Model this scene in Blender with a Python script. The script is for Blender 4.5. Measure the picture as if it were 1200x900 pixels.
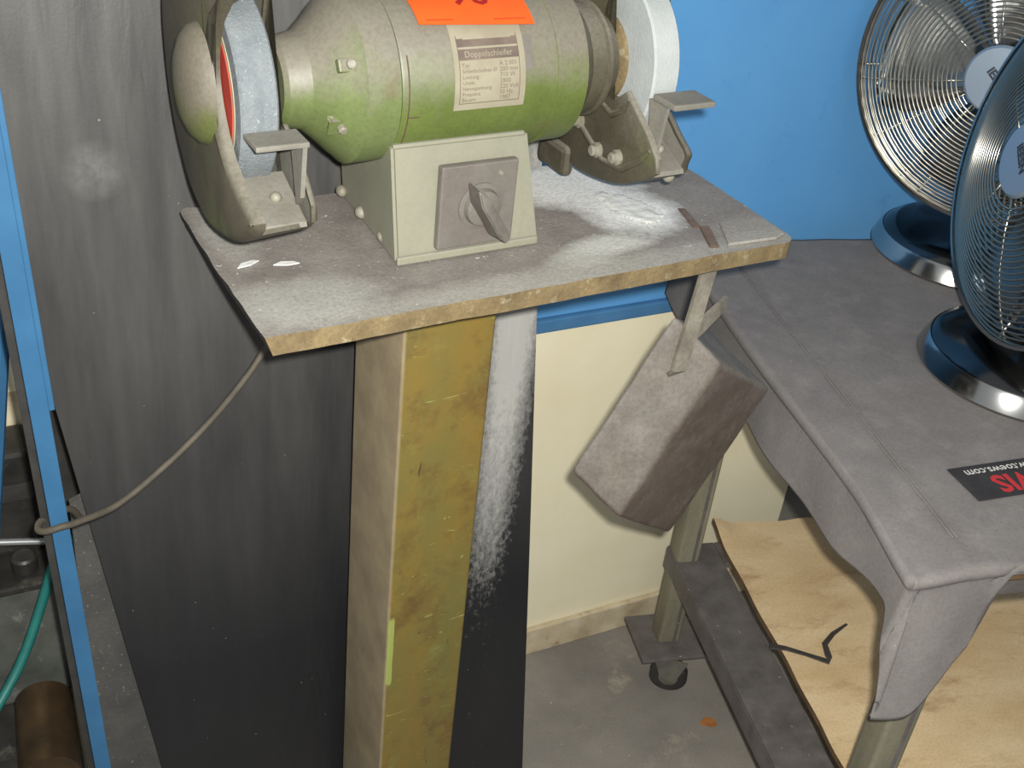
import bpy, bmesh, math, random
from mathutils import Vector, Matrix, noise
random.seed(7)
for o in list(bpy.data.objects): bpy.data.objects.remove(o)
S = bpy.context.scene
COL = S.collection
PI = math.pi

# ------------------------------------------------------------------ camera
CAM_H = 1.65
PITCH, ROLL, FPX = math.radians(32.7), math.radians(6.7), 1370.0
fw = Vector((0, math.cos(PITCH), -math.sin(PITCH)))
r0 = Vector((1, 0, 0)); u0 = r0.cross(fw)
right = r0*math.cos(ROLL) + u0*math.sin(ROLL)
up = -r0*math.sin(ROLL) + u0*math.cos(ROLL)
cd = bpy.data.cameras.new('camera'); cam = bpy.data.objects.new('camera', cd); COL.objects.link(cam)
M4 = Matrix((right, up, -fw)).transposed().to_4x4(); M4.translation = Vector((0, 0, CAM_H))
cam.matrix_world = M4
cd.sensor_fit = 'HORIZONTAL'; cd.sensor_width = 36.0; cd.lens = 36.0*FPX/1200.0
cd.clip_start = 0.02; cd.clip_end = 50
S.camera = cam

# ------------------------------------------------------------------ world, lights, exposure
w = bpy.data.worlds.new('workshop_ambient'); S.world = w; w.use_nodes = True
w.node_tree.nodes['Background'].inputs[0].default_value = (0.94, 0.97, 1.0, 1)
w.node_tree.nodes['Background'].inputs[1].default_value = 0.42
# flash unit of the photographer's compact camera: up and to the right of the lens
fl = bpy.data.lights.new('camera_flash', 'SPOT'); fo = bpy.data.objects.new('camera_flash', fl); COL.objects.link(fo)
fl.energy = 130; fl.color = (0.99, 0.98, 0.93); fl.shadow_soft_size = 0.012
fl.spot_size = math.radians(118); fl.spot_blend = 1.0
fo.matrix_world = M4 @ Matrix.Translation((0.028, 0.026, 0.0))
# daylight from a high window behind the photographer
wl = bpy.data.lights.new('window_daylight', 'AREA'); wo = bpy.data.objects.new('window_daylight', wl); COL.objects.link(wo)
wl.shape = 'RECTANGLE'; wl.size = 1.6; wl.size_y = 1.0; wl.energy = 9; wl.color = (0.86, 0.94, 1.0)
wo.location = (1.2, -1.9, 2.9)
wo.rotation_euler = (Vector((0.2, 1.4, 0.8)) - wo.location).to_track_quat('-Z', 'Y').to_euler()
vs = S.view_settings
vs.view_transform = 'Standard'; vs.look = 'None'; vs.gamma = 1.0; vs.use_curve_mapping = False; vs.exposure = 0.0

# ------------------------------------------------------------------ materials
LK = [1.0]      # reflectance scale of the material being defined
def lin(c):
    return tuple(min(1.0, LK[0]*((v/255)/12.92 if v/255 <= 0.04045 else ((v/255+0.055)/1.055)**2.4)) for v in c) + (1.0,)

class NT:
    def __init__(s, name):
        s.m = bpy.data.materials.new(name); s.m.use_nodes = True
        s.t = s.m.node_tree; s.b = s.t.nodes['Principled BSDF']
        s.tc = s.t.nodes.new('ShaderNodeTexCoord')
    def link(s, a, b): s.t.links.new(a, b)
    def noise(s, scale, detail=6, rough=0.6, stretch=None, dist=0.0):
        n = s.t.nodes.new('ShaderNodeTexNoise'); n.inputs['Scale'].default_value = scale
        n.inputs['Detail'].default_value = detail; n.inputs['Roughness'].default_value = rough; n.inputs['Distortion'].default_value = dist
        if stretch:
            mp = s.t.nodes.new('ShaderNodeMapping'); mp.inputs['Scale'].default_value = stretch
            s.link(s.tc.outputs['Object'], mp.inputs['Vector']); s.link(mp.outputs[0], n.inputs['Vector'])
        else: s.link(s.tc.outputs['Object'], n.inputs['Vector'])
        return n.outputs['Fac']
    def ramp(s, fac, lo, hi):
        r = s.t.nodes.new('ShaderNodeMapRange'); r.inputs['From Min'].default_value = lo; r.inputs['From Max'].default_value = hi
        s.link(fac, r.inputs['Value']); return r.outputs[0]
    def mix(s, fac, a, b):
        m = s.t.nodes.new('ShaderNodeMix'); m.data_type = 'RGBA'
        if isinstance(fac, (int, float)): m.inputs['Factor'].default_value = fac
        else: s.link(fac, m.inputs['Factor'])
        for v, k in ((a, 6), (b, 7)):
            if isinstance(v, tuple): m.inputs[k].default_value = v
            else: s.link(v, m.inputs[k])
        return m.outputs[2]
    def math(s, op, a, b=None):
        m = s.t.nodes.new('ShaderNodeMath'); m.operation = op
        for v, k in ((a, 0), (b, 1)):
            if v is None: continue
            if isinstance(v, (int, float)): m.inputs[k].default_value = v
            else: s.link(v, m.inputs[k])
        return m.outputs[0]
    def bump(s, fac, strength, dist=0.002):
        b = s.t.nodes.new('ShaderNodeBump'); b.inputs['Strength'].default_value = strength; b.inputs['Distance'].default_value = dist
        s.link(fac, b.inputs['Height'])
        if s.b.inputs['Normal'].is_linked: s.link(s.b.inputs['Normal'].links[0].from_socket, b.inputs['Normal'])
        s.link(b.outputs[0], s.b.inputs['Normal'])
    def coord(s, ax):
        sp = s.t.nodes.new('ShaderNodeSeparateXYZ'); s.link(s.tc.outputs['Object'], sp.inputs[0]); return sp.outputs[ax]
    def nz(s):
        g = s.t.nodes.new('ShaderNodeNewGeometry'); sp = s.t.nodes.new('ShaderNodeSeparateXYZ')
        s.link(g.outputs['Normal'], sp.inputs[0]); return sp.outputs[2]

def mat(name, c1, c2=None, scale=12, rough=0.6, metal=0.0, bump=0.15, bscale=90, lo=0.35, hi=0.65, c3=None, s3=30, lo3=0.58, hi3=0.7,
        dust=None, dlo=0.25, dhi=0.75, stretch=None, spec=0.5, bdist=0.002, speck=None, sps=260, splo=0.66, k=1.0, grain=0.0):
    LK[0] = k; n = NT(name); col = lin(c1)
    if c2: col = n.mix(n.ramp(n.noise(scale, stretch=stretch), lo, hi), lin(c1), lin(c2))
    if c3: col = n.mix(n.ramp(n.noise(s3, 8, 0.7, stretch=stretch), lo3, hi3), col, lin(c3))
    if speck: col = n.mix(n.ramp(n.noise(sps, 2, 0.5), splo, splo+0.05), col, lin(speck))
    if dust:      # settled grinding dust lies on what faces up
        f = n.math('ADD', n.nz(), n.math('MULTIPLY', n.math('SUBTRACT', n.noise(16, 8, 0.65), 0.5), 1.4))
        f = n.ramp(f, dlo, dhi); col = n.mix(n.math('MULTIPLY', f, 0.92), col, lin(dust))
    if grain:      # fine grime grain
        col = n.mix(n.math('MULTIPLY', n.ramp(n.noise(230, 4, 0.7), 0.42, 0.72), grain), col, lin((52, 47, 40)))
    if isinstance(col, tuple): n.b.inputs['Base Color'].default_value = col
    else: n.link(col, n.b.inputs['Base Color'])
    n.b.inputs['Roughness'].default_value = rough; n.b.inputs['Metallic'].default_value = metal
    n.b.inputs['Specular IOR Level'].default_value = spec
    if bump: n.bump(n.noise(bscale, 6, 0.65, stretch=stretch), bump, bdist)
    n.m.diffuse_color = lin(c1); LK[0] = 1.0
    return n.m

MT = {}
MT['floor'] = mat('stained_concrete', (120, 115, 107), (96, 92, 86), 3.5, 0.8, bump=0.3, bscale=45, c3=(134, 125, 111), s3=9, speck=(176, 170, 160), sps=140, splo=0.74, k=1.55, grain=0.20)
MT['blue'] = mat('blue_wall_paint', (84, 146, 200), (90, 152, 204), 5, 0.6, bump=0.12, bscale=320, c3=(78, 138, 192), s3=14)
MT['trimblue'] = mat('grimy_blue_ledge_paint', (72, 124, 168), (62, 108, 148), 8, 0.6, bump=0.1)
MT['cream'] = mat('cream_wall_paint', (240, 231, 202), (234, 224, 190), 6, 0.55, bump=0.05, bscale=60, c3=(206, 193, 158), s3=25, lo3=0.66, hi3=0.78)
MT['creambase'] = mat('cream_baseboard_paint', (212, 200, 170), (176, 158, 128), 14, 0.6, bump=0.1, c3=(110, 86, 64), s3=28, lo3=0.6, hi3=0.75)
MT['darkwall'] = mat('dark_void_wall', (48, 46, 40), (30, 29, 27), 10, 0.8)  # dark grey-brown colour for the dark void beyond the cream panel
MT['blackboard'] = None
MT['plateside'] = mat('shade_dark_rusty_plate_side', (58, 48, 41), (44, 37, 32), 30, 0.8, bump=0.5, c3=(92, 82, 74), s3=40, k=0.70)  # rust colour, darkened further to stand in for shadow along this edge
MT['plateedge'] = mat('tan_plate_edge', (146, 126, 88), (112, 94, 64), 26, 0.75, bump=0.5, bscale=120, c3=(170, 160, 130), s3=60, lo3=0.56, hi3=0.68, k=0.72, grain=0.35)
MT['stone'] = mat('grey_grinding_stone', (146, 152, 154), (128, 136, 140), 60, 0.95, bump=0.7, bscale=420, speck=(176, 182, 184), sps=420, splo=0.66, k=0.64, grain=0.20)
MT['stonew'] = mat('white_grinding_stone', (192, 196, 194), (178, 183, 182), 30, 0.95, bump=0.4, bscale=400, k=0.66)
MT['red'] = mat('red_paper_washer', (206, 70, 52), (190, 60, 46), 30, 0.7, bump=0, k=0.70)
MT['paper'] = mat('cream_paper_washer', (206, 194, 160), (190, 176, 142), 30, 0.7, bump=0, k=0.66)
MT['green'] = mat('dusty_green_enamel', (108, 122, 58), (92, 106, 48), 14, 0.5, bump=0.12, bscale=60, c3=(112, 96, 62), s3=11, lo3=0.58, hi3=0.72, dust=(138, 131, 118), dlo=-0.15, dhi=0.5, k=0.64, grain=0.25)
MT['greenl'] = mat('worn_green_end_bell', (124, 138, 84), (104, 116, 66), 12, 0.5, bump=0.15, bscale=60, c3=(120, 104, 72), s3=14, lo3=0.55, hi3=0.7, dust=(142, 135, 122), dlo=-0.05, dhi=0.5, k=0.64, grain=0.25)
MT['guard'] = mat('grimy_guard_casting', (100, 93, 75), (80, 75, 59), 16, 0.6, bump=0.35, bscale=70, c3=(96, 104, 62), s3=13, lo3=0.55, hi3=0.68, dust=(150, 144, 130), dlo=0.1, dhi=1.0, k=0.64, grain=0.35)
MT['bulge'] = mat('dust_topped_green_cover', (108, 116, 62), (96, 100, 58), 16, 0.6, bump=0.2, c3=(150, 84, 60), s3=20, lo3=0.6, hi3=0.72, dust=(124, 116, 102), dlo=-0.32, dhi=0.05, k=0.64, grain=0.30)
MT['guardin'] = mat('dusty_guard_inside', (146, 142, 131), (128, 124, 112), 20, 0.8, bump=0.3, k=0.64, grain=0.20)
MT['base'] = mat('pale_green_base_paint', (160, 158, 138), (150, 149, 129), 9, 0.6, bump=0.12, c3=(150, 142, 112), s3=22, lo3=0.6, hi3=0.75, dust=(168, 164, 150), k=0.62, grain=0.08)
MT['switch'] = mat('dusty_grey_plastic', (128, 121, 113), (117, 110, 103), 26, 0.6, bump=0.15, k=0.64, grain=0.15)
MT['knob'] = mat('worn_knob_plastic', (112, 106, 99), (90, 85, 80), 40, 0.4, bump=0.1, dust=(178, 172, 162), dlo=-0.1, dhi=0.7, k=0.64)
MT['sticker'] = mat('aged_label', (168, 160, 138), (154, 145, 122), 30, 0.6, bump=0.05, k=0.64)
MT['ink'] = mat('faded_ink', (116, 104, 88), bump=0, rough=0.7, k=0.64)
MT['inkd'] = mat('label_header_ink', (104, 90, 80), (124, 108, 96), 40, bump=0, rough=0.7, k=0.64)
MT['orange'] = mat('fluorescent_orange_card', (255, 96, 22), (250, 88, 18), 20, 0.6, bump=0, k=0.75)
MT['penink'] = mat('dark_red_pen', (150, 22, 18), bump=0, rough=0.6, k=0.80)
MT['orangeink'] = mat('orange_card_print', (196, 66, 20), bump=0, rough=0.6, k=0.70)
MT['bolt'] = mat('dusty_bolt_steel', (170, 166, 150), (140, 134, 116), 40, 0.6, bump=0.2, k=0.64, grain=0.20)
MT['powder'] = mat('white_grinding_powder', (226, 226, 222), (206, 206, 200), 40, 1.0, bump=0.5, bscale=160, k=0.80)
MT['rust'] = mat('rusty_scrap_steel', (112, 84, 66), (86, 62, 50), 22, 0.8, bump=0.3, dust=(140, 128, 116), dlo=0.6, dhi=1.4, k=0.70, grain=0.30)
MT['block'] = mat('dusty_brown_cast_iron', (112, 99, 89), (92, 79, 69), 11, 0.7, bump=0.5, bscale=60, c3=(136, 125, 113), s3=24, lo3=0.5, hi3=0.8, dust=(152, 147, 139), dlo=-0.15, dhi=0.95, k=0.72, grain=0.35)
MT['strap'] = mat('dusty_flat_iron', (150, 144, 130), (118, 110, 98), 24, 0.65, bump=0.3, k=0.72, grain=0.30)
MT['cable'] = mat('dirty_rubber_cable', (98, 90, 76), (78, 71, 60), 40, 0.7, bump=0.2, k=0.68)
MT['bframe'] = mat('blue_steel_frame_paint', (62, 116, 158), (54, 104, 144), 12, 0.45, bump=0.1, c3=(100, 126, 142), s3=30, lo3=0.62, hi3=0.74, k=0.70)
MT['greypanel'] = mat('grey_speckled_panel', (86, 84, 80), (70, 68, 66), 18, 0.8, bump=0.3, speck=(120, 118, 112), sps=200, k=0.85, grain=0.30)
MT['steel'] = mat('dark_machine_steel', (70, 68, 64), (46, 45, 43), 14, 0.45, metal=0.5, bump=0.3, c3=(96, 92, 84), s3=26)
MT['bedtop'] = mat('oily_machine_bed', (96, 98, 92), (70, 72, 68), 14, 0.5, metal=0.2, bump=0.2, c3=(128, 130, 122), s3=30)
MT['roller'] = mat('browned_roller_steel', (108, 86, 60), (70, 58, 46), 12, 0.35, metal=0.7, bump=0.1)
MT['rod'] = mat('bright_steel_rod', (176, 178, 178), bump=0.05, rough=0.3, metal=0.7)
MT['hose'] = mat('teal_rubber_hose', (30, 132, 122), (24, 112, 106), 30, 0.5, bump=0.05, k=0.6)
MT['cloth'] = mat('grey_canvas_cloth', (134, 128, 124), (123, 117, 114), 7, 0.9, bump=0.35, bscale=500, c3=(144, 138, 134), s3=16, lo3=0.5, hi3=0.75, speck=(190, 184, 172), sps=120, splo=0.77, k=0.82, grain=0.22)
MT['patch'] = mat('black_woven_patch', (38, 36, 38), (52, 49, 50), 40, 0.85, bump=0.2, k=0.80)
MT['white_ink'] = mat('pale_woven_thread', (196, 192, 184), bump=0, rough=0.8)
MT['red_ink'] = mat('red_woven_thread', (176, 40, 44), bump=0, rough=0.8)
MT['wood'] = mat('scuffed_plywood', (214, 190, 150), (194, 166, 124), 5, 0.75, bump=0.15, c3=(150, 118, 82), s3=9, lo3=0.55, hi3=0.78, stretch=(1.0, 2.2, 1.0), k=1.15, grain=0.20)
MT['woodedge'] = mat('ragged_plywood_edge', (110, 84, 54), (80, 60, 38), 30, 0.9, bump=0.4)
MT['frame'] = mat('black_angle_iron', (80, 76, 73), (62, 58, 56), 20, 0.55, bump=0.2, speck=(170, 166, 158), sps=110, splo=0.735, k=1.80, grain=0.25)
MT['legm'] = mat('olive_grey_leg_paint', (120, 116, 98), (98, 94, 78), 14, 0.5, bump=0.15, stretch=(1, 1, 0.25), k=1.25, grain=0.25)
MT['rubber'] = mat('caster_rubber_and_gap_shade', (50, 49, 46), (36, 35, 33), 30, 0.7, bump=0.1)
MT['casterhub'] = mat('dull_caster_hub', (140, 136, 124), (114, 110, 100), 30, 0.5, bump=0.1, k=0.55)
MT['chrome'] = mat('chrome', (172, 172, 170), bump=0, rough=0.16, metal=1.0)
MT['chromed'] = mat('chrome_dark_reflection', (84, 85, 86), bump=0, rough=0.16, metal=1.0)  # chrome darkened in colour to imitate reflections of a dark room
MT['chromew'] = mat('chrome_wire', (182, 177, 164), bump=0, rough=0.28, metal=1.0)
MT['badge'] = mat('brushed_badge', (150, 164, 178), bump=0.05, rough=0.4, metal=0.6)
MT['badgeink'] = mat('badge_lettering', (44, 50, 58), bump=0, rough=0.6)
MT['charcoal'] = mat('charcoal_scrap', (66, 60, 54), (46, 42, 40), 40, 0.8)
MT['leafm'] = mat('orange_chip', (176, 116, 60), (150, 92, 44), 60, 0.8)

def make_plate_mat():
    LK[0] = 0.85
    n = NT('dusty_steel_plate')
    col = n.mix(n.ramp(n.noise(11, 8, 0.65), 0.35, 0.65), lin((136, 129, 123)), lin((114, 107, 101)))
    col = n.mix(n.math('MULTIPLY', n.ramp(n.noise(18, 8, 0.7), 0.45, 0.75), 0.7), col, lin((148, 144, 136)))
    x, y = n.coord(0), n.coord(1)
    ns = n.math('MULTIPLY', n.math('SUBTRACT', n.noise(34, 8, 0.7), 0.5), 1.1)
    # spilled powder: soft-edged patches left by the wheels
    for cx, cy, rx, ry, amt, c in ((0.432, 0.205, 0.100, 0.075, 1.0, (228, 228, 224)), (0.455, 0.122, 0.066, 0.070, 1.0, (230, 230, 226)), (0.392, 0.058, 0.062, 0.026, 0.8, (208, 208, 200)),
                                   (0.345, 0.040, 0.05, 0.022, 0.6, (190, 190, 182)), (0.30, 0.012, 0.34, 0.030, 0.55, (172, 170, 160)), (0.055, 0.05, 0.09, 0.05, 0.6, (170, 170, 162)), (0.03, 0.20, 0.03, 0.09, 0.6, (170, 168, 160)), (0.56, 0.03, 0.06, 0.05, 0.5, (160, 156, 146))):
        d = n.math('ADD', n.math('POWER', n.math('ABSOLUTE', n.math('DIVIDE', n.math('SUBTRACT', x, cx), rx)), 2.0), n.math('POWER', n.math('ABSOLUTE', n.math('DIVIDE', n.math('SUBTRACT', y, cy), ry)), 2.0))
        f = n.math('MULTIPLY', n.ramp(n.math('ADD', n.math('SUBTRACT', 1.0, d), ns), 0.0, 0.8), amt)
        col = n.mix(f, col, lin(c))
    col = n.mix(n.math('MULTIPLY', n.ramp(n.noise(260, 4, 0.7), 0.42, 0.72), 0.35), col, lin((60, 54, 50)))
    col = n.mix(n.ramp(n.noise(210, 2, 0.5), 0.70, 0.75), col, lin((186, 184, 176)))
    n.link(col, n.b.inputs['Base Color']); n.b.inputs['Roughness'].default_value = 0.75
    n.bump(n.noise(70, 6, 0.65), 0.4, 0.002); LK[0] = 1.0
    return n.m
MT['plate'] = make_plate_mat()
def make_blackboard_mat():
    LK[0] = 0.66
    n = NT('black_laminate_board')
    col = n.mix(n.ramp(n.noise(6, stretch=(1, 1, 0.3)), 0.3, 0.7), lin((32, 33, 36)), lin((44, 44, 46)))
    # white grinding dust stuck to the board: a run below the plate, shape of its own
    x, z = n.coord(0), n.coord(2)
    nz = n.noise(130, 8, 0.75, stretch=(1, 1, 0.6))
    cen = n.math('ADD', 0.520, n.math('MULTIPLY', n.math('SUBTRACT', 0.94, z), -0.055))
    run = n.math('SUBTRACT', 1.0, n.ramp(n.math('ABSOLUTE', n.math('SUBTRACT', x, cen)), 0.012, 0.050))
    ver = n.math('MULTIPLY', n.ramp(z, 0.46, 0.97), n.math('SUBTRACT', 1.0, n.ramp(z, 1.05, 1.2)))
    f = n.math('MULTIPLY', n.math('MULTIPLY', run, n.math('ADD', n.math('MULTIPLY', ver, 1.25), n.math('MULTIPLY', n.ramp(z, 0.3, 0.6), 0.28))), 1.0)
    f = n.math('MULTIPLY', n.ramp(n.math('ADD', f, n.math('MULTIPLY', n.math('SUBTRACT', nz, 0.5), 1.5)), 0.22, 1.1), n.ramp(run, 0.0, 0.3))
    col = n.mix(f, col, lin((214, 212, 206)))
    # fine pale mottling over the board, stronger towards the top
    g = n.math('MULTIPLY', n.ramp(z, 0.5, 1.25), n.ramp(n.noise(9, 6, 0.6, stretch=(2.2, 1, 0.3)), 0.1, 0.8))
    col = n.mix(n.math('MULTIPLY', g, 0.80), col, lin((128, 126, 122)))
    col = n.mix(n.ramp(n.noise(150, 2, 0.5), 0.75, 0.79), col, lin((165, 162, 155)))
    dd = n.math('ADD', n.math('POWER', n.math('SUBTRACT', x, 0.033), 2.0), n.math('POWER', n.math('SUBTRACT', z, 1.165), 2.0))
    hotspot = n.math('MULTIPLY', n.math('SUBTRACT', 1.0, n.ramp(dd, 0.0, 0.0011)), n.ramp(n.noise(40, 6, 0.7), 0.3, 0.75))  # flash reflection painted into the board colour as a soft pale spot
    col = n.mix(n.math('MULTIPLY', hotspot, 0.55), col, lin((158, 155, 150)))
    n.link(col, n.b.inputs['Base Color']); n.b.inputs['Roughness'].default_value = 0.38; n.b.inputs['Specular IOR Level'].default_value = 0.45
    n.bump(n.noise(22, 3, 0.5, stretch=(2.6, 1, 0.5), dist=0.8), 0.22, 0.004)
    n.bump(n.noise(240, 3, 0.6), 0.15, 0.001); LK[0] = 1.0
    return n.m
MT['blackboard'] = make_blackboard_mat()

def make_post_mat():
    LK[0] = 0.74
    n = NT('mustard_post_paint')
    a = n.mix(n.ramp(n.noise(8, 8, 0.7, stretch=(1, 1, 0.5)), 0.38, 0.62), lin((134, 109, 48)), lin((114, 107, 56)))
    a = n.mix(n.ramp(n.noise(13, 10, 0.75), 0.5, 0.68), a, lin((102, 76, 42)))
    a = n.mix(n.math('MULTIPLY', n.ramp(n.noise(22, 10, 0.8), 0.55, 0.7), 0.6), a, lin((132, 134, 74)))
    a = n.mix(n.ramp(n.noise(30, 3, 0.6, stretch=(0.5, 0.5, 3.4), dist=3.0), 0.68, 0.72), a, lin((158, 164, 96)))
    a = n.mix(n.ramp(n.noise(42, 3, 0.6, stretch=(1.6, 1.6, 0.35), dist=1.0), 0.70, 0.74), a, lin((84, 64, 40)))
    # the side away from the work is caked with brown dust
    x = n.coord(0)
    side = n.math('SUBTRACT', 1.0, n.ramp(x, 0.0005, 0.0035))
    b = n.mix(n.ramp(n.noise(14, 8, 0.65), 0.35, 0.65), lin((166, 150, 120)), lin((142, 127, 102)))
    col = n.mix(side, a, b)
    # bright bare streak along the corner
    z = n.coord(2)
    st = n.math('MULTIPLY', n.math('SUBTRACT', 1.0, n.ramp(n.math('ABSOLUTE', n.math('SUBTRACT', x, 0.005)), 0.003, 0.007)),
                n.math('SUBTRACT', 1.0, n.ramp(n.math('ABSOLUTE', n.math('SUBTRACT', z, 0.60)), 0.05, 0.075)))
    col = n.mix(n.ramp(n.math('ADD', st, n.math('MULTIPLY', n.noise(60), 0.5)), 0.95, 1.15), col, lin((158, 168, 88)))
    n.link(col, n.b.inputs['Base Color']); n.b.inputs['Roughness'].default_value = 0.5
    n.bump(n.noise(50, 6, 0.65), 0.25, 0.002); LK[0] = 1.0
    return n.m
MT['post'] = make_post_mat()

# ------------------------------------------------------------------ mesh helpers
def link(name, me, m, parent=None, smooth=False, kind=None, label=None):
    o = bpy.data.objects.new(name, me); COL.objects.link(o)
    for mm in (m if isinstance(m, (list, tuple)) else [m]): me.materials.append(MT[mm])
    if parent: o.parent = parent
    if smooth:
        for p in me.polygons: p.use_smooth = True
    if kind: o['kind'] = kind
    if label: o['label'] = label
    return o
def tag(o, label, cat, group=None):
    o['label'] = label; o['category'] = cat
    if group: o['group'] = group
    return o
def empty(name, loc, rz=0, rot=None):
    o = bpy.data.objects.new(name, None); COL.objects.link(o); o.location = loc
    o.rotation_euler = rot if rot else (0, 0, rz); o.empty_display_size = 0.05
    return o
def pyd(name, v, f, m, parent=None, smooth=False, **k):
    me = bpy.data.meshes.new(name); me.from_pydata([tuple(x) for x in v], [], f); me.update()
    bm = bmesh.new(); bm.from_mesh(me); bmesh.ops.recalc_face_normals(bm, faces=bm.faces); bm.to_mesh(me); bm.free()
    return link(name, me, m, parent, smooth, **k)
def from_bm(name, bm, m, parent=None, smooth=False, sharp=None, **k):
    bmesh.ops.recalc_face_normals(bm, faces=bm.faces)
    me = bpy.data.meshes.new(name); bm.to_mesh(me); bm.free()
    o = link(name, me, m, parent, smooth, **k)
    if smooth and sharp: 
        try: me.set_sharp_from_angle(angle=math.radians(sharp))
        except Exception: pass
    return o
def add_box(bm, lo, hi, bev=0.0, mtx=None, seg=2):
    r = bmesh.ops.create_cube(bm, size=1.0)
    vs_ = r['verts']
    for v in vs_:
        v.co = Vector([lo[i] + (v.co[i]+0.5)*(hi[i]-lo[i]) for i in range(3)])
        if mtx: v.co = mtx @ v.co
    if bev:
        es = list({e for v in vs_ for e in v.link_edges})
        bmesh.ops.bevel(bm, geom=es, offset=bev, segments=seg, affect='EDGES', profile=0.6)
def box(name, lo, hi, m, parent=None, bev=0.002, mtx=None, **k):
    bm = bmesh.new(); add_box(bm, lo, hi, bev, mtx); return from_bm(name, bm, m, parent, **k)
def add_tube(bm, pts, r, seg=10, cap=True, closed=False):
    pts = [Vector(p) for p in pts]; n = len(pts); rings = []
    prev = None
    for i, p in enumerate(pts):
        if closed: t = pts[(i+1) % n] - pts[(i-1) % n]
        else: t = pts[min(i+1, n-1)] - pts[max(i-1, 0)]
        t.normalize()
        if prev is None:
            a = Vector((0, 0, 1)) if abs(t.z) < 0.9 else Vector((1, 0, 0))
            x = t.cross(a).normalized()
        else: x = (prev - t*prev.dot(t)).normalized()
        prev = x; y = t.cross(x)
        rr = r[i] if isinstance(r, (list, tuple)) else r
        rings.append([bm.verts.new(p + (x*math.cos(2*PI*k/seg) + y*math.sin(2*PI*k/seg))*rr) for k in range(seg)])
    for i in range(n if closed else n-1):
        a, b = rings[i], rings[(i+1) % n]
        for k in range(seg): bm.faces.new((a[k], a[(k+1) % seg], b[(k+1) % seg], b[k]))
    if cap and not closed:
        bm.faces.new(list(reversed(rings[0]))); bm.faces.new(rings[-1])
def tube(name, pts, r, m, parent=None, seg=10, **k):
    bm = bmesh.new(); add_tube(bm, pts, r, seg); return from_bm(name, bm, m, parent, True, 40, **k)
def add_lathe(bm, prof, axis='x', org=(0, 0, 0), seg=48, cap=True):
    # prof: (along, radius)
    o = Vector(org); rings = []
    ax = {'x': (Vector((1, 0, 0)), Vector((0, 1, 0)), Vector((0, 0, 1))), 'z': (Vector((0, 0, 1)), Vector((1, 0, 0)), Vector((0, 1, 0))),
          'y': (Vector((0, 1, 0)), Vector((0, 0, 1)), Vector((1, 0, 0)))}[axis]
    for a, r in prof:
        rings.append([bm.verts.new(o + ax[0]*a + (ax[1]*math.cos(2*PI*k/seg) + ax[2]*math.sin(2*PI*k/seg))*max(r, 1e-5)) for k in range(seg)])
    for i in range(len(rings)-1):
        a, b = rings[i], rings[i+1]
        for k in range(seg): bm.faces.new((a[k], a[(k+1) % seg], b[(k+1) % seg], b[k]))
    if cap:
        bm.faces.new(list(reversed(rings[0]))); bm.faces.new(rings[-1])
def lathe(name, prof, m, parent=None, axis='x', org=(0, 0, 0), seg=48, cap=True, sharp=35, **k):
    bm = bmesh.new(); add_lathe(bm, prof, axis, org, seg, cap); return from_bm(name, bm, m, parent, True, sharp, **k)
def text_mesh(txt, size, warp, align='LEFT', bold=0.0):
    c = bpy.data.curves.new('lettering', 'FONT'); c.body = txt; c.size = size; c.align_x = align; c.align_y = 'CENTER'; c.resolution_u = 2
    c.offset = bold
    o = bpy.data.objects.new('lettering_tmp', c); COL.objects.link(o)
    bpy.context.view_layer.update()
    dg = bpy.context.evaluated_depsgraph_get()
    me = bpy.data.meshes.new_from_object(o.evaluated_get(dg))
    bpy.data.objects.remove(o)
    for v in me.vertices: v.co = warp(v.co.x, v.co.y)
    return me
def join_meshes(name, mes, m, parent):
    bm = bmesh.new()
    for me in mes: bm.from_mesh(me)
    me = bpy.data.meshes.new(name); bm.to_mesh(me); bm.free(); return link(name, me, m, parent)
def smoothstep(a, b, x):
    t = max(0.0, min(1.0, (x-a)/(b-a))); return t*t*(3-2*t)

# ------------------------------------------------------------------ the place: floor and walls
# wall frame: origin at the foot of the back wall, x along it, y into it
WB = empty('wall_frame_guide', (0, 0, 0))
bpy.data.objects.remove(WB)
WO = Vector((0.093, 1.630, 0)); WYAW = math.radians(29.77)
WM = Matrix.Translation(WO) @ Matrix.Rotation(WYAW, 4, 'Z')
def wallbox(name, lo, hi, m, bev=0.002, parent=None, kind='structure'):
    o = box(name, lo, hi, m, parent, bev=bev); o.matrix_world = WM if parent is None else Matrix()
    if kind and parent is None: o['kind'] = kind
    return o
fl_o = box('floor', (-3.5, -2.5, -0.1), (3.5, 4.5, 0.0), 'floor', bev=0); fl_o['kind'] = 'structure'; fl_o['label'] = 'stained grey concrete floor'
o = wallbox('wall_back', (-2.6, 0.0, 0.753), (2.6, 0.12, 2.9), 'blue'); o['label'] = 'blue painted back wall'
o = wallbox('trim_1', (-2.6, -0.008, 0.729), (2.6, 0.12, 0.752), 'trimblue', 0.003); o['label'] = 'blue painted ledge strip under the blue wall'
o = wallbox('wall_lower', (-2.6, 0.002, 0.0), (0.56, 0.12, 0.728), 'cream', 0.003); o['label'] = 'cream painted lower wall panel'
o = wallbox('baseboard_back', (-2.6, -0.010, 0.0), (0.552, 0.001, 0.064), 'creambase', 0.003); o['label'] = 'scuffed cream baseboard'
o = wallbox('wall_recess', (0.56, 0.25, 0.0), (2.6, 0.33, 0.728), 'darkwall'); o['label'] = 'dark recess right of the cream panel'

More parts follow.
